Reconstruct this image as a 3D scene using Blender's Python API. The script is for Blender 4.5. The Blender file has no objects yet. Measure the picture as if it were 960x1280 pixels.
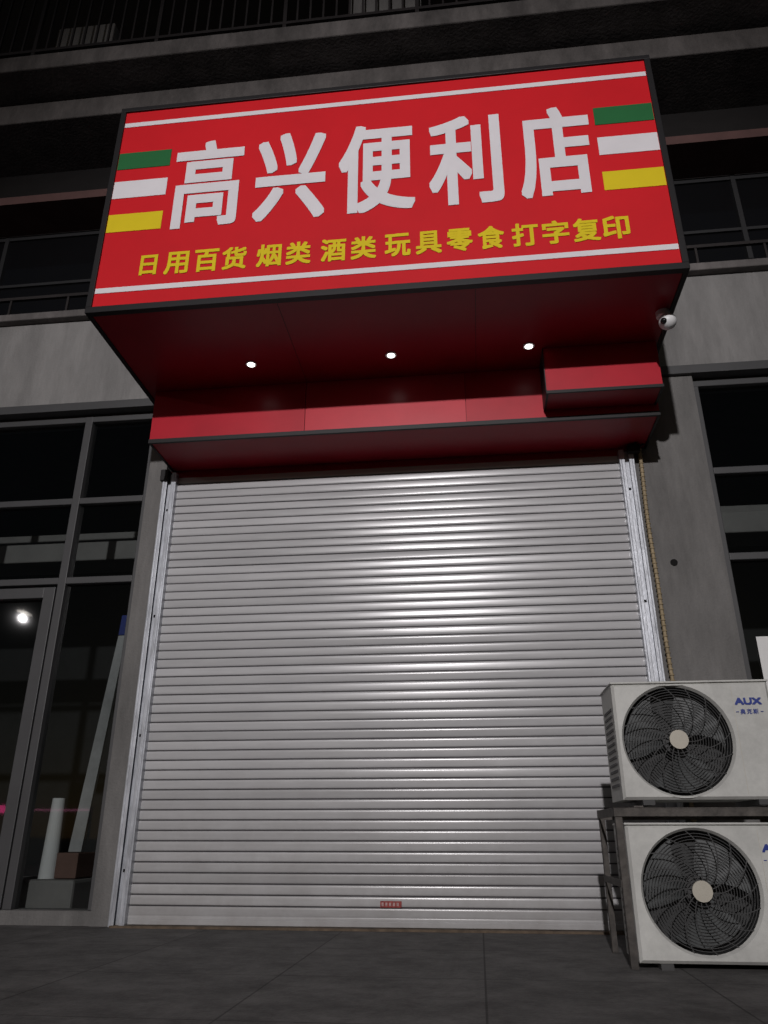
import bpy, math, random
from mathutils import Vector, Matrix
random.seed(7)
sc = bpy.context.scene
sc.view_settings.view_transform = 'Standard'
sc.view_settings.look = 'None'
sc.view_settings.exposure = 0
rad = math.radians

# ------------------------------------------------------------ materials
def newmat(name):
    m = bpy.data.materials.new(name); m.use_nodes = True
    nt = m.node_tree
    return m, nt, nt.nodes['Principled BSDF']

def mat(name, col, rough=0.6, metal=0.0, var=0.15, scale=4.0, bump=0.0, bscale=40.0,
        spec=0.5, stain=0.0, stretch=(1, 1, 1), rvar=0.0):
    m, nt, b = newmat(name)
    N, L = nt.nodes.new, nt.links.new
    tc = N('ShaderNodeTexCoord'); mp = N('ShaderNodeMapping')
    mp.inputs['Scale'].default_value = stretch
    L(tc.outputs['Object'], mp.inputs['Vector'])
    n = N('ShaderNodeTexNoise'); n.inputs['Scale'].default_value = scale
    n.inputs['Detail'].default_value = 8; n.inputs['Roughness'].default_value = 0.65
    L(mp.outputs[0], n.inputs['Vector'])
    r = N('ShaderNodeValToRGB')
    r.color_ramp.elements[0].position = 0.3; r.color_ramp.elements[1].position = 0.7
    r.color_ramp.elements[0].color = tuple(c*(1-var) for c in col)+(1,)
    r.color_ramp.elements[1].color = tuple(min(1, c*(1+var)) for c in col)+(1,)
    L(n.outputs['Fac'], r.inputs['Fac'])
    out = r.outputs['Color']
    if stain > 0:
        n2 = N('ShaderNodeTexNoise'); n2.inputs['Scale'].default_value = scale*0.35
        n2.inputs['Detail'].default_value = 10; n2.inputs['Roughness'].default_value = 0.8
        L(mp.outputs[0], n2.inputs['Vector'])
        r2 = N('ShaderNodeValToRGB')
        r2.color_ramp.elements[0].position = 0.4; r2.color_ramp.elements[1].position = 0.62
        r2.color_ramp.elements[0].color = (1-stain, 1-stain, 1-stain, 1)
        r2.color_ramp.elements[1].color = (1, 1, 1, 1)
        L(n2.outputs['Fac'], r2.inputs['Fac'])
        mx = N('ShaderNodeMix'); mx.data_type = 'RGBA'; mx.blend_type = 'MULTIPLY'
        mx.inputs[0].default_value = 1
        L(out, mx.inputs[6]); L(r2.outputs['Color'], mx.inputs[7]); out = mx.outputs[2]
    L(out, b.inputs['Base Color'])
    b.inputs['Roughness'].default_value = rough
    if rvar > 0:
        mr = N('ShaderNodeMapRange')
        mr.inputs['To Min'].default_value = rough-rvar; mr.inputs['To Max'].default_value = rough+rvar
        L(n.outputs['Fac'], mr.inputs['Value']); L(mr.outputs[0], b.inputs['Roughness'])
    b.inputs['Metallic'].default_value = metal
    b.inputs['Specular IOR Level'].default_value = spec
    if bump > 0:
        nb = N('ShaderNodeTexNoise'); nb.inputs['Scale'].default_value = bscale
        nb.inputs['Detail'].default_value = 5
        L(tc.outputs['Object'], nb.inputs['Vector'])
        bp = N('ShaderNodeBump'); bp.inputs['Strength'].default_value = bump
        bp.inputs['Distance'].default_value = 0.01
        L(nb.outputs['Fac'], bp.inputs['Height']); L(bp.outputs[0], b.inputs['Normal'])
    return m

def emis(name, col, s):
    m, nt, b = newmat(name)
    b.inputs['Base Color'].default_value = (*col, 1)
    b.inputs['Emission Color'].default_value = (*col, 1)
    b.inputs['Emission Strength'].default_value = s
    return m

def glass(name, tint):
    m = bpy.data.materials.new(name); m.use_nodes = True
    nt = m.node_tree; nt.nodes.clear()
    N, L = nt.nodes.new, nt.links.new
    o = N('ShaderNodeOutputMaterial'); mx = N('ShaderNodeMixShader')
    t = N('ShaderNodeBsdfTransparent'); g = N('ShaderNodeBsdfGlossy'); f = N('ShaderNodeFresnel')
    t.inputs['Color'].default_value = tint
    g.inputs['Roughness'].default_value = 0.03; g.inputs['Color'].default_value = (1, 1, 1, 1)
    f.inputs['IOR'].default_value = 1.6
    nb = N('ShaderNodeTexNoise'); nb.inputs['Scale'].default_value = 1.5
    tc = N('ShaderNodeTexCoord'); L(tc.outputs['Object'], nb.inputs['Vector'])
    bp = N('ShaderNodeBump'); bp.inputs['Strength'].default_value = 0.10; bp.inputs['Distance'].default_value = 0.01
    L(nb.outputs['Fac'], bp.inputs['Height']); L(bp.outputs[0], g.inputs['Normal'])
    L(f.outputs[0], mx.inputs[0]); L(t.outputs[0], mx.inputs[1]); L(g.outputs[0], mx.inputs[2])
    L(mx.outputs[0], o.inputs[0])
    return m

M = {}
M['wall'] = mat('wall_render', (0.255, 0.248, 0.242), 0.85, var=0.14, scale=3, bump=0.4, bscale=60, stain=0.33, stretch=(1.6, 1, .35))
M['pier'] = mat('pier_render', (0.180, 0.174, 0.168), 0.85, var=0.14, scale=4, bump=0.5, bscale=70, stain=0.35, stretch=(1.6, 1, .35))
M['beam'] = mat('beam_concrete', (0.17, 0.155, 0.15), 0.9, var=0.25, scale=4, bump=0.4, stain=0.5, stretch=(1, 1, .4))
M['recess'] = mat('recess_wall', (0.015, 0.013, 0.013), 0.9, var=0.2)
M['brownbeam'] = mat('brown_beam', (0.11, 0.055, 0.05), 0.8, var=0.2)
M['frame'] = mat('window_frame_paint', (0.055, 0.055, 0.057), 0.5, var=0.1)
M['uframe'] = mat('upper_frame_paint', (0.02, 0.02, 0.022), 0.6, var=0.1)
M['trim'] = mat('black_trim', (0.010, 0.009, 0.010), 0.5, var=0.1, spec=.35)
M['glass'] = glass('window_glass', (0.62, 0.65, 0.65, 1))
M['darkglass'] = mat('upper_window_glass', (0.008, 0.008, 0.009), 0.08, var=0.05)
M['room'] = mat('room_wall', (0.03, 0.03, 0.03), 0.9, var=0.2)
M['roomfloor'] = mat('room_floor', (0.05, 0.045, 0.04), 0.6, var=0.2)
M['pale_grey'] = mat('pale_grey_paint', (0.22, 0.21, 0.2), 0.7)  # shared by crate, tray and the added reflection bands
M['boardm'] = mat('board_face', (0.42, 0.42, 0.42), 0.7, stain=.3)
M['iron'] = mat('railing_iron', (0.035, 0.03, 0.03), 0.5, metal=0.3, var=0.3)
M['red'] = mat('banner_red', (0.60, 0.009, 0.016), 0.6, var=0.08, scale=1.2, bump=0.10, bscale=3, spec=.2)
M['white'] = mat('letter_white', (0.72, 0.695, 0.72), 0.6, var=0.04, spec=.2)
M['yellow'] = mat('letter_yellow', (0.70, 0.54, 0.012), 0.6, var=0.04, spec=.2)
M['green'] = mat('stripe_green', (0.018, 0.13, 0.04), 0.6, var=0.05, spec=.2)
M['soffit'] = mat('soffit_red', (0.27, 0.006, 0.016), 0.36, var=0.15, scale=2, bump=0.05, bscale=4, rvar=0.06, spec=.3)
M['hred1'] = mat('panel_red', (0.44, 0.010, 0.024), 0.38, var=0.12, scale=2, bump=0.05, bscale=5, spec=.35)
M['hred2'] = mat('panel_red_newer', (0.54, 0.028, 0.045), 0.34, var=0.1, scale=2, bump=0.05, bscale=5, spec=.4)
M['gal'] = mat('galvanised_rail', (0.50, 0.52, 0.56), 0.38, metal=0.5, var=0.28, scale=25, bump=0.1, stretch=(1, 1, .2), rvar=0.1)
M['groove'] = mat('slat_joint', (0.045, 0.04, 0.045), 0.8, var=0.3)
M['acw'] = mat('ac_white_paint', (0.56, 0.56, 0.53), 0.55, var=0.07, scale=5, stain=0.25)
M['acd'] = mat('ac_dark_cavity', (0.035, 0.036, 0.036), 0.7)
M['acg'] = mat('ac_grille', (0.06, 0.06, 0.06), 0.6, spec=.3)
M['acb'] = mat('ac_fan_blade', (0.08, 0.085, 0.085), 0.6)
M['hub'] = mat('ac_hub', (0.46, 0.43, 0.36), 0.6)
M['blue'] = mat('logo_blue', (0.01, 0.03, 0.22), 0.5)
M['rust'] = mat('angle_iron', (0.07, 0.062, 0.055), 0.7, metal=0.2, var=0.5, scale=18, bump=0.3)
M['beige'] = mat('cable_beige', (0.32, 0.25, 0.15), 0.7, var=0.25, scale=20)
M['plast'] = mat('camera_plastic', (0.75, 0.75, 0.75), 0.4, var=0.03)
M['black'] = mat('lens_black', (0.01, 0.01, 0.01), 0.15)
M['dirt'] = mat('threshold_dirt', (0.11, 0.08, 0.055), 0.9, var=0.5, scale=12, bump=0.5)
M['paper'] = mat('paper_white', (0.75, 0.75, 0.74), 0.8, var=0.04)
M['sticker'] = mat('sticker_red', (0.30, 0.035, 0.03), 0.6, var=0.6, scale=60, stain=.3)
M['stext'] = mat('sticker_text', (0.40, 0.25, 0.24), 0.6, var=0.5, scale=80)
M['boxb'] = mat('cardboard', (0.16, 0.09, 0.07), 0.8)
M['asphalt'] = mat('asphalt', (0.05, 0.05, 0.05), 0.9, var=0.3, scale=20, bump=0.5, bscale=150)
M['kerb'] = mat('kerb_stone', (0.25, 0.25, 0.24), 0.85, var=0.15, bump=0.3)
M['ground'] = mat('earth', (0.06, 0.055, 0.045), 0.95, var=0.3, scale=1)
M['pole'] = mat('pole_paint', (0.2, 0.2, 0.21), 0.5)
M['led'] = emis('led_lens', (1.0, 0.96, 0.93), 5)
M['lamp'] = emis('street_lamp_lens', (1.0, 0.93, 0.82), 9)
M['taillight'] = emis('taillight_magenta', (1.0, 0.07, 0.30), 4)  # glow of the added tail-light strips
M['taillight_dim'] = emis('taillight_magenta_dim', (1.0, 0.3, 0.55), 1.3)

NS = 50; SH = 2.985
def shutter_mat():
    m, nt, b = newmat('shutter_slat_paint')
    N, L = nt.nodes.new, nt.links.new
    tc = N('ShaderNodeTexCoord'); sp = N('ShaderNodeSeparateXYZ'); L(tc.outputs['Object'], sp.inputs[0])
    mp = N('ShaderNodeMapping'); mp.inputs['Scale'].default_value = (0.5, 1, 5)
    L(tc.outputs['Object'], mp.inputs[0])
    n = N('ShaderNodeTexNoise'); n.inputs['Scale'].default_value = 2.2; n.inputs['Detail'].default_value = 9
    n.inputs['Roughness'].default_value = .75
    L(mp.outputs[0], n.inputs['Vector'])
    r = N('ShaderNodeValToRGB')
    r.color_ramp.elements[0].position = .3; r.color_ramp.elements[1].position = .7
    r.color_ramp.elements[0].color = (.45, .45, .46, 1); r.color_ramp.elements[1].color = (.57, .57, .58, 1)
    L(n.outputs['Fac'], r.inputs['Fac'])
    # every slat has its own slight tone
    sc_ = N('ShaderNodeMath'); sc_.operation = 'MULTIPLY'; sc_.inputs[1].default_value = NS/SH; L(sp.outputs['Z'], sc_.inputs[0])
    fl = N('ShaderNodeMath'); fl.operation = 'FLOOR'; L(sc_.outputs[0], fl.inputs[0])
    wn = N('ShaderNodeTexWhiteNoise'); wn.noise_dimensions = '1D'; L(fl.outputs[0], wn.inputs['W'])
    tm = N('ShaderNodeMapRange'); tm.inputs['To Min'].default_value = .86; tm.inputs['To Max'].default_value = 1.04
    L(wn.outputs['Value'], tm.inputs['Value'])
    vm = N('ShaderNodeVectorMath'); vm.operation = 'SCALE'; L(r.outputs[0], vm.inputs[0]); L(tm.outputs[0], vm.inputs['Scale'])
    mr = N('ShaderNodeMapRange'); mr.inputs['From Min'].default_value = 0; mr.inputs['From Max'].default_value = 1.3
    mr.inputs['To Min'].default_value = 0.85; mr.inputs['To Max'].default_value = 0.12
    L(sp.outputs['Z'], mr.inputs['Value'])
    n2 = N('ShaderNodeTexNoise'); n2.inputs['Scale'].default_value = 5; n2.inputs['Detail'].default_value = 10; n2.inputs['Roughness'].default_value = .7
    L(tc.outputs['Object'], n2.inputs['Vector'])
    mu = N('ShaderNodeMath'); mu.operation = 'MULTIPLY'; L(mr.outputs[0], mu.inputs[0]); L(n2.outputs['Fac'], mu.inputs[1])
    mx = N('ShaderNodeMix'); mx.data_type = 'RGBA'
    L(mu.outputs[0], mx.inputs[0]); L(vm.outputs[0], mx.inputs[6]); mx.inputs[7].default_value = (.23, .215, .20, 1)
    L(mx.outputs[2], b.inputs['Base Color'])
    b.inputs['Metallic'].default_value = 0.03
    b.inputs['Specular IOR Level'].default_value = 0.32
    mr2 = N('ShaderNodeMapRange'); mr2.inputs['To Min'].default_value = .16; mr2.inputs['To Max'].default_value = .32
    L(n.outputs['Fac'], mr2.inputs['Value']); L(mr2.outputs[0], b.inputs['Roughness'])
    return m
M['slat'] = shutter_mat()

def paving_mat():
    m, nt, b = newmat('paving_tiles')
    N, L = nt.nodes.new, nt.links.new
    tc = N('ShaderNodeTexCoord')
    br = N('ShaderNodeTexBrick'); br.offset = 0.0
    br.inputs['Scale'].default_value = 1; br.inputs['Brick Width'].default_value = .8; br.inputs['Row Height'].default_value = .8
    br.inputs['Mortar Size'].default_value = .004
    br.inputs['Color1'].default_value = (.105, .100, .098, 1); br.inputs['Color2'].default_value = (.125, .119, .116, 1)
    br.inputs['Mortar'].default_value = (.05, .047, .045, 1)
    L(tc.outputs['Object'], br.inputs['Vector'])
    n = N('ShaderNodeTexNoise'); n.inputs['Scale'].default_value = 3.5; n.inputs['Detail'].default_value = 14; n.inputs['Roughness'].default_value = .85
    L(tc.outputs['Object'], n.inputs['Vector'])
    r = N('ShaderNodeValToRGB'); r.color_ramp.elements[0].position = .40; r.color_ramp.elements[1].position = .60
    r.color_ramp.elements[0].color = (.45, .45, .45, 1)
    L(n.outputs['Fac'], r.inputs[0])
    mx = N('ShaderNodeMix'); mx.data_type = 'RGBA'; mx.blend_type = 'MULTIPLY'; mx.inputs[0].default_value = 1
    L(br.outputs['Color'], mx.inputs[6]); L(r.outputs[0], mx.inputs[7]); L(mx.outputs[2], b.inputs['Base Color'])
    b.inputs['Roughness'].default_value = .8
    b.inputs['Specular IOR Level'].default_value = .3
    nb = N('ShaderNodeTexNoise'); nb.inputs['Scale'].default_value = 60; nb.inputs['Detail'].default_value = 6; L(tc.outputs['Object'], nb.inputs['Vector'])
    bp = N('ShaderNodeBump'); bp.inputs['Strength'].default_value = .7; bp.inputs['Distance'].default_value = .005
    L(nb.outputs['Fac'], bp.inputs['Height']); L(bp.outputs[0], b.inputs['Normal'])
    return m
M['pave'] = paving_mat()

# ------------------------------------------------------------ helpers
col = sc.collection
def empty(name, loc=(0, 0, 0)):
    e = bpy.data.objects.new(name, None); e.location = loc; e.empty_display_size = .1
    col.objects.link(e); return e
def par(o, e):
    if e is not None:
        o.parent = e; o.matrix_parent_inverse = Matrix.Translation(-Vector(e.location))
def meshobj(name, v, f, m, parent=None, smooth=False):
    me = bpy.data.meshes.new(name); me.from_pydata(v, [], f); me.update()
    if smooth:
        for p in me.polygons: p.use_smooth = True
    if isinstance(m, str): m = M[m]
    me.materials.append(m)
    o = bpy.data.objects.new(name, me); col.objects.link(o); par(o, parent); return o
BF = [(0, 1, 2, 3), (7, 6, 5, 4), (0, 4, 5, 1), (1, 5, 6, 2), (2, 6, 7, 3), (3, 7, 4, 0)]
def bx(x0, x1, y0, y1, z0, z1):
    return [(x0, y0, z0), (x0, y1, z0), (x1, y1, z0), (x1, y0, z0), (x0, y0, z1), (x0, y1, z1), (x1, y1, z1), (x1, y0, z1)]
def boxes(name, lst, m, parent=None, bevel=0.0):
    v, f = [], []
    for b in lst:
        k = len(v); v += bx(*b); f += [tuple(i+k for i in q) for q in BF]
    o = meshobj(name, v, f, m, parent)
    if bevel > 0:
        md = o.modifiers.new('bevel', 'BEVEL'); md.width = bevel; md.segments = 2; md.limit_method = 'ANGLE'
    return o
def box(name, x0, x1, y0, y1, z0, z1, m, parent=None, bevel=0.0):
    return boxes(name, [(x0, x1, y0, y1, z0, z1)], m, parent, bevel)
def to_mesh(o, name, m, parent):
    dg = bpy.context.evaluated_depsgraph_get(); dg.update()
    me = bpy.data.meshes.new_from_object(o.evaluated_get(dg))
    bpy.data.objects.remove(o)
    me.name = name; me.materials.clear(); me.materials.append(M[m] if isinstance(m, str) else m)
    n = bpy.data.objects.new(name, me); col.objects.link(n); par(n, parent); return n
def tubes(name, paths, r, m, parent=None, cyclic=False, res=2):
    cu = bpy.data.curves.new(name, 'CURVE'); cu.dimensions = '3D'; cu.bevel_depth = r; cu.bevel_resolution = res
    cu.use_fill_caps = True
    for p in paths:
        s = cu.splines.new('POLY'); s.points.add(len(p)-1)
        for i, q in enumerate(p): s.points[i].co = (*q, 1)
        s.use_cyclic_u = cyclic
    o = bpy.data.objects.new(name+'_c', cu); col.objects.link(o)
    n = to_mesh(o, name, m, parent)
    for p in n.data.polygons: p.use_smooth = True
    return n
def glyph(name, s, x0, x1, z0, z1, y, m, parent, bold=0.02, nd=3):
    """flat cut-vinyl letter: outline filled, emboldened by layered offsets 0.1 mm apart"""
    cu = bpy.data.curves.new(name, 'FONT'); cu.body = s; cu.size = 1; cu.resolution_u = 5
    o = bpy.data.objects.new(name+'_f', cu); col.objects.link(o)
    n = to_mesh(o, name, m, parent); me = n.data
    if not me.vertices: print('EMPTY GLYPH', s); return n
    xs = [v.co.x for v in me.vertices]; ys = [v.co.y for v in me.vertices]
    a, b, c, d = min(xs), max(xs), min(ys), max(ys)
    X0, X1, Z0, Z1 = x0+bold, x1-bold, z0+bold, z1-bold
    base = [(X0+(v.co.x-a)/(b-a)*(X1-X0), Z0+(v.co.y-c)/(d-c)*(Z1-Z0)) for v in me.vertices]
    fs = [tuple(p.vertices) for p in me.polygons]
    offs = [(0, 0)]
    if bold > 0:      # points along the perimeter of a square keep stroke corners crisp
        g = [-1+2*i/(nd-1) for i in range(nd)]
        offs += [(i, j) for i in g for j in g if max(abs(i), abs(j)) > .999]
    v, f = [], []
    for q, (i, j) in enumerate(offs):
        k = len(v)
        v += [(bx_+i*bold, y-.00007*q, bz+j*bold) for bx_, bz in base]
        f += [tuple(t+k for t in p) for p in fs]
    bpy.data.objects.remove(n)
    return meshobj(name, v, f, m, parent)
def cyl(name, c, r, h, axis, m, parent=None, n=32, r2=None):
    r2 = r if r2 is None else r2
    v, f = [], []
    for k, (rr, t) in enumerate(((r, 0), (r2, h))):
        for i in range(n):
            a = 2*math.pi*i/n; p, q = rr*math.cos(a), rr*math.sin(a)
            if axis == 'z': v.append((c[0]+p, c[1]+q, c[2]+t))
            elif axis == 'y': v.append((c[0]+p, c[1]+t, c[2]+q))
            else: v.append((c[0]+t, c[1]+p, c[2]+q))
    for i in range(n): f.append((i, (i+1) % n, n+(i+1) % n, n+i))
    f.append(tuple(range(n))); f.append(tuple(range(2*n-1, n-1, -1)))
    return meshobj(name, v, f, m, parent)

# ------------------------------------------------------------ ground
meshobj('ground', [(-400, -400, -.128), (400, -400, -.128), (400, 400, -.128), (-400, 400, -.128)], [(0, 1, 2, 3)], 'ground')
meshobj('road', [(-200, -14.5, -.12), (200, -14.5, -.12), (200, -9.0, -.12), (-200, -9.0, -.12)], [(0, 1, 2, 3)], 'asphalt')
mk = []; mf = []
for i in range(-12, 12):
    k = len(mk); x = i*6.0
    mk += [(x, -11.82, -.116), (x+3, -11.82, -.116), (x+3, -11.68, -.116), (x, -11.68, -.116)]; mf.append((k, k+1, k+2, k+3))
meshobj('road_marking', mk, mf, 'paper')
box('pavement', -60, 60, -8.85, 8, -.125, 0, 'pave')
box('pavement', -60, 60, -19, -14.65, -.125, 0, 'pave')
box('kerb', -60, 60, -9.0, -8.853, -.124, .002, 'kerb', bevel=.01)
box('kerb', -60, 60, -14.647, -14.5, -.124, .002, 'kerb', bevel=.01)

# ------------------------------------------------------------ building
B = empty('commercial_building', (0, .2, 0))
X0, X1 = -9.0, 9.0
box('pier_right', 1.192, 1.69, 0, .3, 0, 3.6, 'pier', B)
box('pier_left', -2.36, -2.222, 0, .3, 0, 3.6, 'pier', B)
boxes('pier_outer', [(-7.0, -6.2, 0, .3, 0, 3.6), (5.6, 6.4, 0, .3, 0, 3.6)], 'pier', B)
boxes('lintel_trim', [(X0, -2.18, -.035, .28, 3.602, 3.67), (1.30, X1, -.035, .28, 3.602, 3.67)], 'frame', B)
box('wall_band', X0, X1, 0, .3, 3.672, 4.49, 'wall', B)
box('wall_above_shutter', -2.21, 1.185, .06, .3, 2.99, 3.67, 'pier', B)
box('ledge', X0, X1, -.07, .3, 4.492, 4.56, 'beam', B, .008)
box('ledge_upper_step', X0, X1, .06, .3, 4.562, 4.66, 'pier', B)
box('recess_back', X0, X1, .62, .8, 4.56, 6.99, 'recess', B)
box('brown_beam', X0, X1, .10, .5, 5.98, 6.07, 'brownbeam', B)
box('beam', X0, X1, 0, .8, 6.93, 7.18, 'beam', B, .01)
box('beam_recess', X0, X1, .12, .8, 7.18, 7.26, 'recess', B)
box('balcony_slab', X0, X1, -.30, 2.2, 7.26, 7.46, 'beam', B, .012)
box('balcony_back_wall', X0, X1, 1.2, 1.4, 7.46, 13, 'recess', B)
l = []
x = X0
while x < X1:
    l.append((x, x+.04, .5, .56, 4.66, 5.98)); x += 1.15
l += [(X0, X1, .5, .56, 4.66, 4.71), (X0, X1, .505, .555, 5.93, 5.98), (X0, X1, .505, .555, 5.35, 5.38)]
boxes('upper_window_frames', l, 'uframe', B)
box('upper_window_panes', X0, X1, .525, .535, 4.66, 5.98, 'darkglass', B)
l = [(X0, X1, .30, .33, 5.02, 5.05)]
x = X0
while x < X1:
    l.append((x, x+.018, .305, .325, 4.66, 5.02)); x += .55
boxes('upper_guard_rail', l, 'iron', B)
l = [(X0, X1, -.27, -.23, 7.54, 7.575), (X0, X1, -.275, -.225, 8.5, 8.54)]
x = X0
while x < X1:
    l.append((x, x+.018, -.259, -.241, 7.575, 8.5)); x += .125
x = X0
while x < X1:
    l.append((x, x+.035, -.268, -.232, 7.46, 8.5)); x += 1.25
boxes('balcony_railing', l, 'iron', B)
boxes('balcony_door_frames', [(a, a+.06, 1.15, 1.2, 7.46, 9.7) for a in (-8, -6.4, -4.6, -3.0, -1.2, .4, 2.2, 3.8, 5.6, 7.2)], 'beam', B)
boxes('balcony_boxes', [(-.9, -.2, -.1, .4, 7.462, 8.2), (2.4, 3.0, -.1, .4, 7.462, 8.0), (-3.9, -3.3, -.1, .4, 7.462, 8.1)], 'pier', B, .01)

def glazing(nm, xa, xb, mull):
    fr = [(xa, xa+.05, .06, .14, .08, 3.6), (xb-.05, xb, .06, .14, .08, 3.6)]
    for mx_ in mull: fr.append((mx_-.03, mx_+.03, .055, .145, .08, 3.6))
    for z in (2.855, 2.22): fr.append((xa+.05, xb-.05, .06, .14, z-.025, z+.025))
    fr += [(xa, xb, .058, .142, 3.54, 3.602)]
    boxes(nm+'_frames', fr, 'frame', B, .004)
    box(nm+'_plinth', xa, xb, .02, .2, 0, .08, 'pier', B)
    meshobj(nm+'_glass', [(xa, .1, .08), (xb, .1, .08), (xb, .1, 3.56), (xa, .1, 3.56)], [(0, 1, 2, 3)], 'glass', B)
glazing('window_left', -6.2, -2.362, (-2.94, -3.9, -5.0))
glazing('window_right', 1.692, 5.6, (2.6, 3.6, 4.6))
glazing('window_far_left', -9.0, -7.0, (-8.0,))
glazing('window_far_right', 6.4, 9.0, (7.7,))
boxes('door_leaf_frame', [(-3.06, -2.975, .045, .135, .085, 2.17), (-3.86, -3.78, .045, .135, .085, 2.17),
      (-3.78, -3.06, .047, .133, 2.09, 2.17), (-3.78, -3.06, .047, .133, .085, .20)], 'frame', B, .004)
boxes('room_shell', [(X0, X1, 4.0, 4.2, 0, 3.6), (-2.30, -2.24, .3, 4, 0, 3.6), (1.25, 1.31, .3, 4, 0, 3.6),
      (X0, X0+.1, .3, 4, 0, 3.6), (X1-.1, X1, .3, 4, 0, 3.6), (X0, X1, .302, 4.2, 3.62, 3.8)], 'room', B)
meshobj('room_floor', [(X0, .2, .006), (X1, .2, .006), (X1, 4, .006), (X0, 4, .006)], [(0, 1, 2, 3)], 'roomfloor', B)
boxes('reflection_band', [(X0+.2, -2.31, .95, 1.3, 2.70, 2.87), (1.32, X1-.2, .95, 1.3, 2.72, 2.90)], 'pale_grey', B, .01)  # pale boxes added in place of a lit row reflected in the panes
boxes('ceiling_pipe_tray', [(X0+.2, -2.31, 1.6, 1.9, 3.15, 3.22), (1.32, X1-.2, 1.6, 1.9, 3.15, 3.22)], 'pale_grey', B, .01)
cyl('wall_hole', (1.362, -.004, 2.17), .024, .01, 'y', 'black', B, 16)
box('threshold', -2.2, 1.19, -.075, .05, .0, .012, 'dirt', B)

cyl('white_roll', (-2.865, .36, .242), .058, .50, 'z', 'paper', None, 24, .042)
box('storage_crate', -3.25, -2.62, .25, .72, .007, .24, 'pale_grey', None, .02)
box('cardboard_box', -2.79, -2.64, .30, .6, .245, .40, 'boxb', None, .006)
bd = empty('leaning_board', (-2.7, .4, 0))
def slab8(nm, q, dy, m, e):
    v = list(q)+[(a, b+dy, c) for a, b, c in q]
    meshobj(nm, v, [(0, 1, 2, 3), (7, 6, 5, 4), (0, 4, 5, 1), (1, 5, 6, 2), (2, 6, 7, 3), (3, 7, 4, 0)], m, e)
slab8('board', [(-2.745, .36, .405), (-2.655, .36, .405), (-2.49, .26, 1.85), (-2.55, .26, 1.85)], .03, 'boardm', bd)
slab8('board_cap', [(-2.55, .258, 1.855), (-2.49, .258, 1.855), (-2.48, .255, 2.0), (-2.54, .255, 2.0)], .03, 'blue', bd)
box('paper_notice', 1.82, 2.12, .085, .088, 1.32, 1.68, 'paper', None)

# ------------------------------------------------------------ roller shutter
S = empty('roller_shutter', (-.51, 0, 0))
n = NS; H = SH; p = H/n; xa, xb = -2.135, 1.108; nx = 70
prof = [(0, .001), (.04, -.0035), (.10, -.0048), (.25, -.0052), (.45, -.0054), (.65, -.0052), (.80, -.0046), (.86, -.003), (.89, .002)]
v, f = [], []; gv, gf = [], []
for i in range(n):
    z0 = i*p+.012*(1 if i == 0 else 0); tilt = random.gauss(-.0009, .0010); ph = random.random()*9; am = random.uniform(.0002, .0008)
    base = len(v); m_ = len(prof)
    ff = random.uniform(.8, 2.2)
    for j in range(nx+1):
        xx = xa+(xb-xa)*j/nx
        w = am*math.sin(xx*ff+ph)+.0003*math.sin(xx*6.3+ph*3)+.0012*math.sin(xx*1.1+z0*1.7)
        tw = .0006*math.sin(xx*ff*.7+ph*2)
        for (t, y) in prof:
            v.append((xx, y+w+(tilt+tw)*(t-.4)*2, z0+t*p))
    for j in range(nx):
        for k in range(m_-1):
            a = base+j*m_+k
            f.append((a, a+m_, a+m_+1, a+1))
    g = len(gv)
    gv += [(xa, .004, z0+.84*p), (xb, .004, z0+.84*p), (xb, .004, z0+1.06*p), (xa, .004, z0+1.06*p)]
    gf.append((g, g+1, g+2, g+3))
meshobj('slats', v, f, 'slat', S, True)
meshobj('slat_joints', gv, gf, 'groove', S)
box('bottom_bar', -2.112, 1.086, -.016, .02, .014, .045, 'slat', S, .004)
def rail(nm, x0, x1):
    boxes(nm, [(x0, x0+.014, -.052, .06, .002, 3.0), (x1-.014, x1, -.052, .06, .002, 3.0), (x0+.014, x1-.014, -.020, .04, .002, 3.0),
               (x0+.014, x0+.036, -.052, -.046, .002, 3.0), (x1-.036, x1-.014, -.052, -.046, .002, 3.0)], 'gal', S, .003)
rail('guide_rail_left', -2.220, -2.118); rail('guide_rail_right', 1.090, 1.190)
boxes('rail_bolts', [(-2.176, -2.160, -.026, -.020, z, z+.016) for z in (.3, 1.1, 1.9, 2.7)]+[(1.132, 1.148, -.026, -.020, z, z+.016) for z in (.3, 1.1, 1.9, 2.7)], 'black', S)
boxes('lock_sticker', [(-.59, -.465, -.0145, -.0115, .118, .152)], 'sticker', S)
boxes('lock_sticker_text', [(-.582+.022*i, -.582+.022*i+.012, -.0155, -.0147, .126, .144) for i in range(5)], 'stext', S)

# ------------------------------------------------------------ housing above the shutter
Hh = empty('shutter_housing', (-.4, -.2, 3.0))
hx0, hx1 = -2.165, 1.29; yf = -.47
segs = [(hx0, -1.067, 'hred1'), (-1.063, .038, 'hred2'), (.042, hx1, 'hred1')]
for i, (a, b_, m_) in enumerate(segs):
    box('front_panel_%d' % i, a, b_, yf, yf+.02, 3.05, 3.438, m_, Hh)
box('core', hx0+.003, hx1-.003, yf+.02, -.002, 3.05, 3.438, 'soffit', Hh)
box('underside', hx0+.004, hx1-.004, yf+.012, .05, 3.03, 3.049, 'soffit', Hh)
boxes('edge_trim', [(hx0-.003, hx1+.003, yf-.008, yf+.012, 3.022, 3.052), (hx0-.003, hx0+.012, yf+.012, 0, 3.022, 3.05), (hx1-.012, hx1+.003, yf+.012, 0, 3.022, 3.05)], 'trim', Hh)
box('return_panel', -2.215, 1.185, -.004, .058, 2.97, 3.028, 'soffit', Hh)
boxes('end_brackets', [(-2.235, -2.175, -.07, 0, 2.93, 3.02), (1.15, 1.23, -.09, -.055, 2.96, 3.02)], 'trim', Hh, .004)
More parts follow.
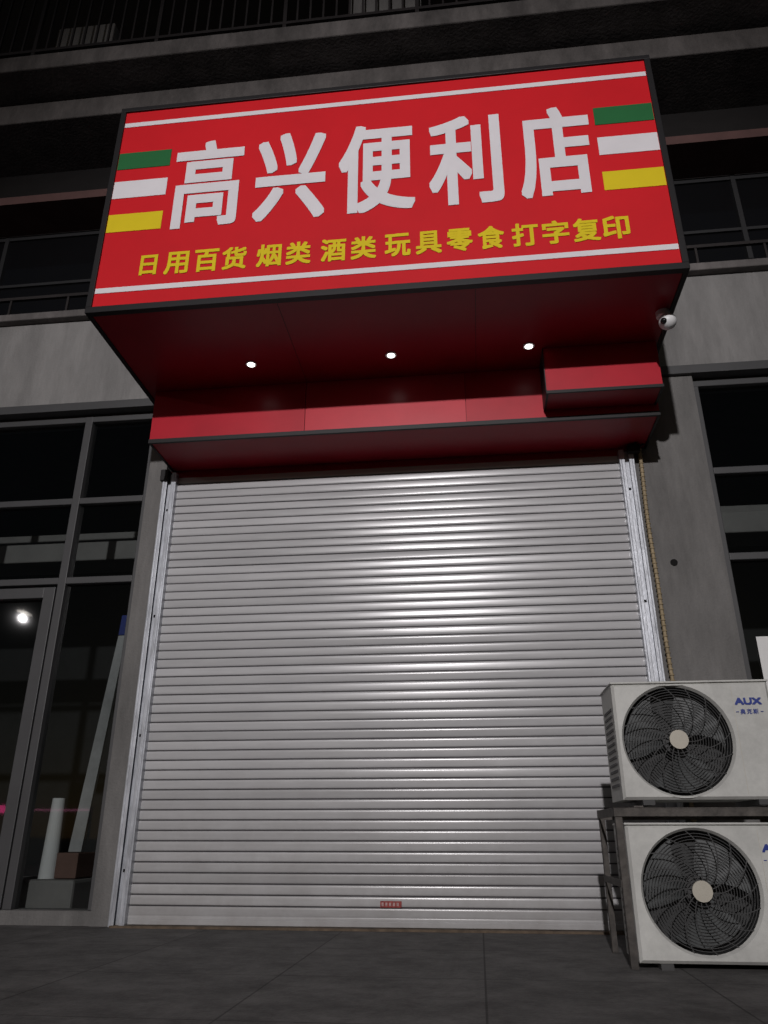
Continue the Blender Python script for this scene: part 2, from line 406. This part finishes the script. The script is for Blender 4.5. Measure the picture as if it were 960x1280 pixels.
box('service_box', .555, 1.272, -.70, yf-.009, 3.115, 3.438, 'hred1', Hh)
boxes('service_box_trim', [(.55, 1.277, -.706, -.692, 3.095, 3.116), (.55, .565, -.692, yf-.01, 3.095, 3.1145), (1.262, 1.277, -.692, yf-.01, 3.095, 3.1145), (.549, .5545, -.704, yf-.01, 3.1165, 3.437)], 'trim', Hh)
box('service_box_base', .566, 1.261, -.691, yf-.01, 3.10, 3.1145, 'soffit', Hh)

# ------------------------------------------------------------ sign
G = empty('shop_signboard', (-.46, -1.0, 4.3))
sx0, sx1, sz0, sz1 = -2.245, 1.317, 3.44, 5.165; yf = -1.386
box('box_body', sx0+.004, sx1-.004, yf+.012, -.003, sz0+.02, sz1-.004, 'trim', G)
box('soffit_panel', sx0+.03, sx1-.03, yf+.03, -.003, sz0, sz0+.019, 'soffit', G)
boxes('soffit_edge', [(sx0, sx0+.028, yf+.03, -.003, sz0-.006, sz0+.03), (sx1-.028, sx1, yf+.03, -.003, sz0-.006, sz0+.03)], 'trim', G)
boxes('soffit_seams', [(xx-.0015, xx+.0015, yf+.04, -.48, sz0-.0015, sz0+.001) for xx in (-1.06, .12)], 'trim', G)
fw = .036
boxes('frame', [(sx0, sx1, yf-.014, yf+.03, sz0-.008, sz0+fw), (sx0, sx1, yf-.014, yf+.03, sz1-fw, sz1),
      (sx0, sx0+fw, yf-.0142, yf+.0302, sz0+fw, sz1-fw), (sx1-fw, sx1, yf-.0142, yf+.0302, sz0+fw, sz1-fw)], 'trim', G, .003)
px0, px1 = sx0+fw, sx1-fw
meshobj('banner', [(px0, yf, sz0+fw), (px1, yf, sz0+fw), (px1, yf, sz1-fw), (px0, yf, sz1-fw)], [(0, 1, 2, 3)], 'red', G)
ys = yf-.004
boxes('white_lines', [(px0+.003, px1-.003, ys, yf-.001, 4.988, 5.026), (px0+.003, px1-.003, ys, yf-.001, 3.58, 3.618)], 'white', G)
for z, m_, nm in ((4.672, 'green', 'green'), (4.418, 'white', 'white'), (4.134, 'yellow', 'yellow')):
    boxes('stripes_'+nm, [(px0+.003, -1.842, ys, yf-.001, z-.073, z+.073), (.918, px1-.003, ys, yf-.001, z-.073, z+.073)], m_, G)
for ch, xc, w in (('高', -1.567, .46), ('兴', -1.017, .46), ('便', -.46, .485), ('利', .10, .455), ('店', .655, .45)):
    glyph('letter', ch, xc-w/2, xc+w/2, 4.045, 4.785, yf-.004, 'white', G, .0145, 6)
cs = [('日', -1.885), ('用', -1.705), ('百', -1.513), ('货', -1.338), ('烟', -1.119), ('类', -.936), ('酒', -.720), ('类', -.536),
      ('玩', -.329), ('具', -.143), ('零', .042), ('食', .228), ('打', .427), ('字', .604), ('复', .782), ('印', .950)]
for i, (ch, xc) in enumerate(cs):
    w = .11 if ch == '日' else .155
    hh = .155 if ch == '日' else .172
    glyph('small_letter', ch, xc-w/2, xc+w/2, 3.773-hh/2, 3.773+hh/2, yf-.004, 'yellow', G, .0045, 3)
LX = (-1.388, -.438, .462)
for xx in LX:
    cyl('downlight_ring', (xx, -.74, sz0-.006), .036, .008, 'z', 'plast', G, 32)
    cyl('downlight_lens', (xx, -.74, sz0-.009), .024, .004, 'z', 'led', G, 32)
    ld = bpy.data.lights.new('downlight_beam', 'SPOT'); ld.energy = .8; ld.spot_size = rad(100); ld.spot_blend = 1; ld.shadow_soft_size = .03
    ld.color = (1, .96, .9)
    lo = bpy.data.objects.new('downlight_beam', ld); lo.location = (xx, -.74, sz0-.02); col.objects.link(lo); par(lo, G)

# ------------------------------------------------------------ security camera
C = empty('security_camera', (1.264, -1.0, 3.4))
cyl('mount', (1.25, -1.0, 3.405), .04, .035, 'z', 'plast', C)
tubes('arm', [[(1.25, -1.0, 3.41), (1.262, -1.01, 3.385), (1.268, -1.02, 3.36)]], .018, 'plast', C)
def ball(nm, c, r, m, parent, sy=1, sz=1):
    v, f = [], []; nu, nv = 24, 14
    for j in range(nv+1):
        th = math.pi*j/nv
        for i in range(nu):
            ph = 2*math.pi*i/nu
            v.append((c[0]+r*math.sin(th)*math.cos(ph), c[1]+sy*r*math.sin(th)*math.sin(ph), c[2]+sz*r*math.cos(th)))
    for j in range(nv):
        for i in range(nu):
            f.append((j*nu+i, j*nu+(i+1) % nu, (j+1)*nu+(i+1) % nu, (j+1)*nu+i))
    return meshobj(nm, v, f, m, parent, True)
ball('dome', (1.262, -1.025, 3.350), .052, 'plast', C, 1, .95)
ball('lens', (1.232, -1.055, 3.335), .020, 'black', C)
tubes('cable', [[(1.25, -.97, 3.42), (1.27, -.85, 3.36), (1.285, -.65, 3.40), (1.29, -.5, 3.3)]], .004, 'trim', C)

# ------------------------------------------------------------ conduit
P = empty('conduit_pipe', (1.235, -.03, 0))
pth = []
for i in range(0, 240):
    z = 3.0-i*.0125
    pth.append((1.236+.008*math.sin(z*2.1)+.003*math.sin(z*7), -.03, z))
tubes('pipe', [pth], .012, 'beige', P)
rings = []
for z in [3.0-.035*i for i in range(84)]:
    cx = 1.236+.008*math.sin(z*2.1)+.003*math.sin(z*7)
    rings.append([(cx+.013*math.cos(a*math.pi/4), -.03+.013*math.sin(a*math.pi/4), z) for a in range(8)])
tubes('pipe_wrap', rings, .005, 'beige', P, True, 1)
tubes('wires', [[(1.236, -.03, 3.0), (1.25, -.05, 3.06), (1.20, -.1, 3.02), (1.21, -.04, 2.94)], [(1.20, -.06, 3.0), (1.27, -.06, 3.03), (1.28, -.05, 3.12)]], .006, 'trim', P)

# ------------------------------------------------------------ air conditioners
def air_con(x0, yfr, z0, w, h, d, fx, fz, R, ly):
    E = empty('air_conditioner', (x0+w/2, yfr+d/2, z0))
    x1, z1 = x0+w, z0+h
    ang = sorted([2*math.pi*i/72 for i in range(72)]+[math.atan2(zz-fz, xx-fx) % (2*math.pi) for xx in (x0+.012, x1-.012) for zz in (z0+.012, z1-.012)])
    def rect(a, ins):
        c, s = math.cos(a), math.sin(a); t = 1e9
        if c > 1e-9: t = min(t, (x1-.012-fx)/c)
        if c < -1e-9: t = min(t, (x0+.012-fx)/c)
        if s > 1e-9: t = min(t, (z1-.012-fz)/s)
        if s < -1e-9: t = min(t, (z0+.012-fz)/s)
        X, Z = fx+c*t, fz+s*t
        if ins:
            X = x0+(X-x0-.012)*w/(w-.024); Z = z0+(Z-z0-.012)*h/(h-.024)
        return X, Z
    n_ = len(ang); v = []
    for a in ang: v.append((fx+(R+.004)*math.cos(a), yfr+.016, fz+(R+.004)*math.sin(a)))
    for a in ang: v.append((fx+(R+.014)*math.cos(a), yfr, fz+(R+.014)*math.sin(a)))
    for a in ang: X, Z = rect(a, 0); v.append((X, yfr, Z))
    for a in ang: X, Z = rect(a, 1); v.append((X, yfr+.012, Z))
    for a in ang: X, Z = rect(a, 1); v.append((X, yfr+d, Z))
    f = []
    for k in range(4):
        for i in range(n_):
            j = (i+1) % n_
            f.append((k*n_+i, k*n_+j, (k+1)*n_+j, (k+1)*n_+i))
    f.append(tuple(range(4*n_, 5*n_)))
    meshobj('casing', v, f, 'acw', E)
    v = []; N_ = 64
    for yy in (yfr+.016, yfr+.13):
        for i in range(N_):
            a = 2*math.pi*i/N_; v.append((fx+(R+.004)*math.cos(a), yy, fz+(R+.004)*math.sin(a)))
    f = [(i, (i+1) % N_, N_+(i+1) % N_, N_+i) for i in range(N_)]; f.append(tuple(range(N_, 2*N_)))
    meshobj('cavity', v, f, 'acd', E)
    v, f = [], []
    for b in range(3):
        a0 = b*2*math.pi/3+.4
        for i in range(9):
            for j in range(7):
                r = .05+(R-.065)*j/6; a = a0+i/8*(1.15+.35*j/6)-.5*j/6
                v.append((fx+r*math.cos(a), yfr+.05+.05*i/8, fz+r*math.sin(a)))
        o = b*63
        for i in range(8):
            for j in range(6):
                k = o+i*7+j; f.append((k, k+1, k+8, k+7))
    meshobj('fan_blades', v, f, 'acb', E, True)
    cyl('fan_motor', (fx, yfr+.05, fz), .055, .06, 'y', 'acg', E)
    rs = []
    r = .058
    while r < R:
        rs.append([(fx+r*math.cos(2*math.pi*i/56), yfr-.006+.014*(r/R)**3, fz+r*math.sin(2*math.pi*i/56)) for i in range(56)]); r += .0118
    tubes('grille_rings', rs, .0017, 'acg', E, True, 1)
    sp = []
    for s in range(16):
        a0 = s*2*math.pi/16
        sp.append([(fx+rr*math.cos(a0+.9*(rr/R)), yfr-.003+.014*(rr/R)**3, fz+rr*math.sin(a0+.9*(rr/R))) for rr in [.04+(R-.036)*q/10 for q in range(11)]])
    tubes('grille_spokes', sp, .0026, 'acg', E, False, 1)
    cyl('hub_disc', (fx, yfr-.014, fz), .041, .012, 'y', 'hub', E, 40)
    boxes('panel_seam', [(x1-.165, x1-.1635, yfr-.0008, yfr+.004, z0+.02, z1-.02)], 'hub', E)
    box('top_lid', x0-.004, x1+.004, yfr-.003, yfr+d+.004, z1-.001, z1+.008, 'acw', E, .003)
    boxes('feet', [(x0+.08, x0+.13, yfr-.01, yfr+d+.01, z0-.022, z0), (x1-.13, x1-.08, yfr-.01, yfr+d+.01, z0-.022, z0)], 'acg', E)
    boxes('side_vents', [(x0-.0035, x0-.0005, yfr+.05, yfr+d-.05, z0+.06+q*.03, z0+.072+q*.03) for q in range(int((h-.12)/.03))], 'acg', E)
    glyph('maker_logo', 'AUX', x1-.158, x1-.040, ly-.014, ly+.018, yfr-.002, 'blue', E, .0022, 3)
    for i, ch in enumerate('奥克斯'):
        glyph('maker_logo_small', ch, x1-.140+i*.028, x1-.140+i*.028+.023, ly-.055, ly-.032, yfr-.002, 'blue', E, .0005, 2)
    boxes('logo_dashes', [(x1-.158, x1-.146, yfr-.003, yfr-.0005, ly-.046, ly-.043), (x1-.052, x1-.040, yfr-.003, yfr-.0005, ly-.046, ly-.043)], 'blue', E)
    return E
air_con(.640, -1.30, .648, .695, .505, .31, .909, .900, .232, 1.062)
air_con(.632, -1.30, .022, .71, .525, .31, .915, .289, .232, .452)
Rk = empty('metal_rack', (.98, -1.05, 0))
t = .03
boxes('angle_iron', [
    (.594, .594+t, -1.305, -1.301, .0, .60), (.594, .598, -1.301, -1.27, .0, .60),
    (.594, .594+t, -.80, -.796, .0, .62), (.594, .598, -.83, -.80, .0, .62),
    (1.36, 1.36+t, -1.305, -1.301, .0, .60), (1.386, 1.39, -1.301, -1.27, .0, .60),
    (1.36, 1.36+t, -.80, -.796, .0, .62), (1.386, 1.39, -.83, -.80, .0, .62),
    (.590, 1.394, -1.311, -1.306, .58, .612), (.590, 1.394, -1.306, -1.27, .612, .616),
    (.590, 1.394, -.795, -.79, .575, .62), (.590, .5935, -1.306, -.796, .58, .618), (1.391, 1.3945, -1.306, -.796, .58, .618),
    (.68, .72, -1.30, -.80, .617, .624), (1.24, 1.28, -1.30, -.80, .617, .624),
    (.590, .5935, -1.30, -.80, .30, .33)], 'rust', Rk, .001)
tubes('refrigerant_pipes', [[(1.40, -1.15, .75), (1.45, -1.1, .7), (1.47, -.9, .5), (1.47, -.3, .4), (1.47, -.02, .5)]], .018, 'beige', Rk)

# ------------------------------------------------------------ street lamps (behind the viewer, seen mirrored in glass and shutter)
def lamp(x, y, z, energy, target, size, blend, soft):
    E = empty('street_lamp', (x, y-1.6, 0))
    cyl('pole', (x, y-1.6, 0), .09, z+.1, 'z', 'pole', E, 24, .055)
    cyl('base', (x, y-1.6, 0), .16, .35, 'z', 'pole', E, 24, .12)
    tubes('arm', [[(x, y-1.6, z+.05), (x, y-1.2, z+.3), (x, y-.6, z+.36), (x, y-.2, z+.34)]], .04, 'pole', E)
    box('head', x-.16, x+.16, y-.45, y+.35, z+.26, z+.38, 'pole', E, .03)
    box('lens', x-.10, x+.10, y-.30, y+.22, z+.245, z+.262, 'lamp', E)
    ld = bpy.data.lights.new('lamp_light', 'SPOT'); ld.energy = energy; ld.spot_size = rad(size); ld.spot_blend = blend
    ld.shadow_soft_size = soft; ld.color = (1, .962, .97)
    lo = bpy.data.objects.new('lamp_light', ld); lo.location = (x, y, z+.08)
    lo.rotation_euler = (Vector(target)-Vector((x, y, z))).to_track_quat('-Z', 'Y').to_euler()
    col.objects.link(lo); par(lo, E)
lamp(-.86, -15.4, 6.45, 5600, (-.3, 0, 2.2), 54, 1.0, .12)
lamp(-13.0, -15.4, 6.3, 200, (-9, 0, 0), 90, 1.0, .04)
nb = empty('taillight_standin', (-8, -8, 0))  # added out of view: glowing strips standing in for car tail lights mirrored in glass
box('light_panel', -8.6, -7.75, -8.1, -7.95, .86, .98, 'taillight', nb)
box('light_strip', -7.7, -6.5, -8.06, -8.02, .90, .925, 'taillight_dim', nb)
boxes('stand', [(-8.65, -8.6, -8.1, -7.95, 0, 1.05), (-7.75, -7.7, -8.1, -7.95, 0, 1.05), (-6.5, -6.46, -8.06, -8.02, 0, .95)], 'pole', nb)

# ------------------------------------------------------------ world, dim sky, faint sun
w = bpy.data.worlds.new('World'); sc.world = w; w.use_nodes = True
nt = w.node_tree; bg = nt.nodes['Background']
sky = nt.nodes.new('ShaderNodeTexSky'); sky.sky_type = 'NISHITA'; sky.sun_disc = False
sky.sun_elevation = rad(12); sky.sun_rotation = rad(183)
nt.links.new(sky.outputs[0], bg.inputs['Color']); bg.inputs['Strength'].default_value = .0045
sl = bpy.data.lights.new('sun', 'SUN'); sl.energy = .03; sl.angle = rad(10); sl.color = (1, .90, .88)
so = bpy.data.objects.new('sun', sl)
so.rotation_euler = Vector((.045, 1, -math.tan(rad(12.3)))).to_track_quat('-Z', 'Y').to_euler(); col.objects.link(so)

# ------------------------------------------------------------ camera
cd = bpy.data.cameras.new('camera'); cd.sensor_fit = 'VERTICAL'; cd.sensor_height = 36; cd.lens = 27.0
cd.clip_end = 1000; cd.clip_start = .05
co = bpy.data.objects.new('camera', cd); co.location = (0, -5, .5)
co.rotation_euler = (rad(112.9), 0, rad(6.5)); col.objects.link(co); sc.camera = co
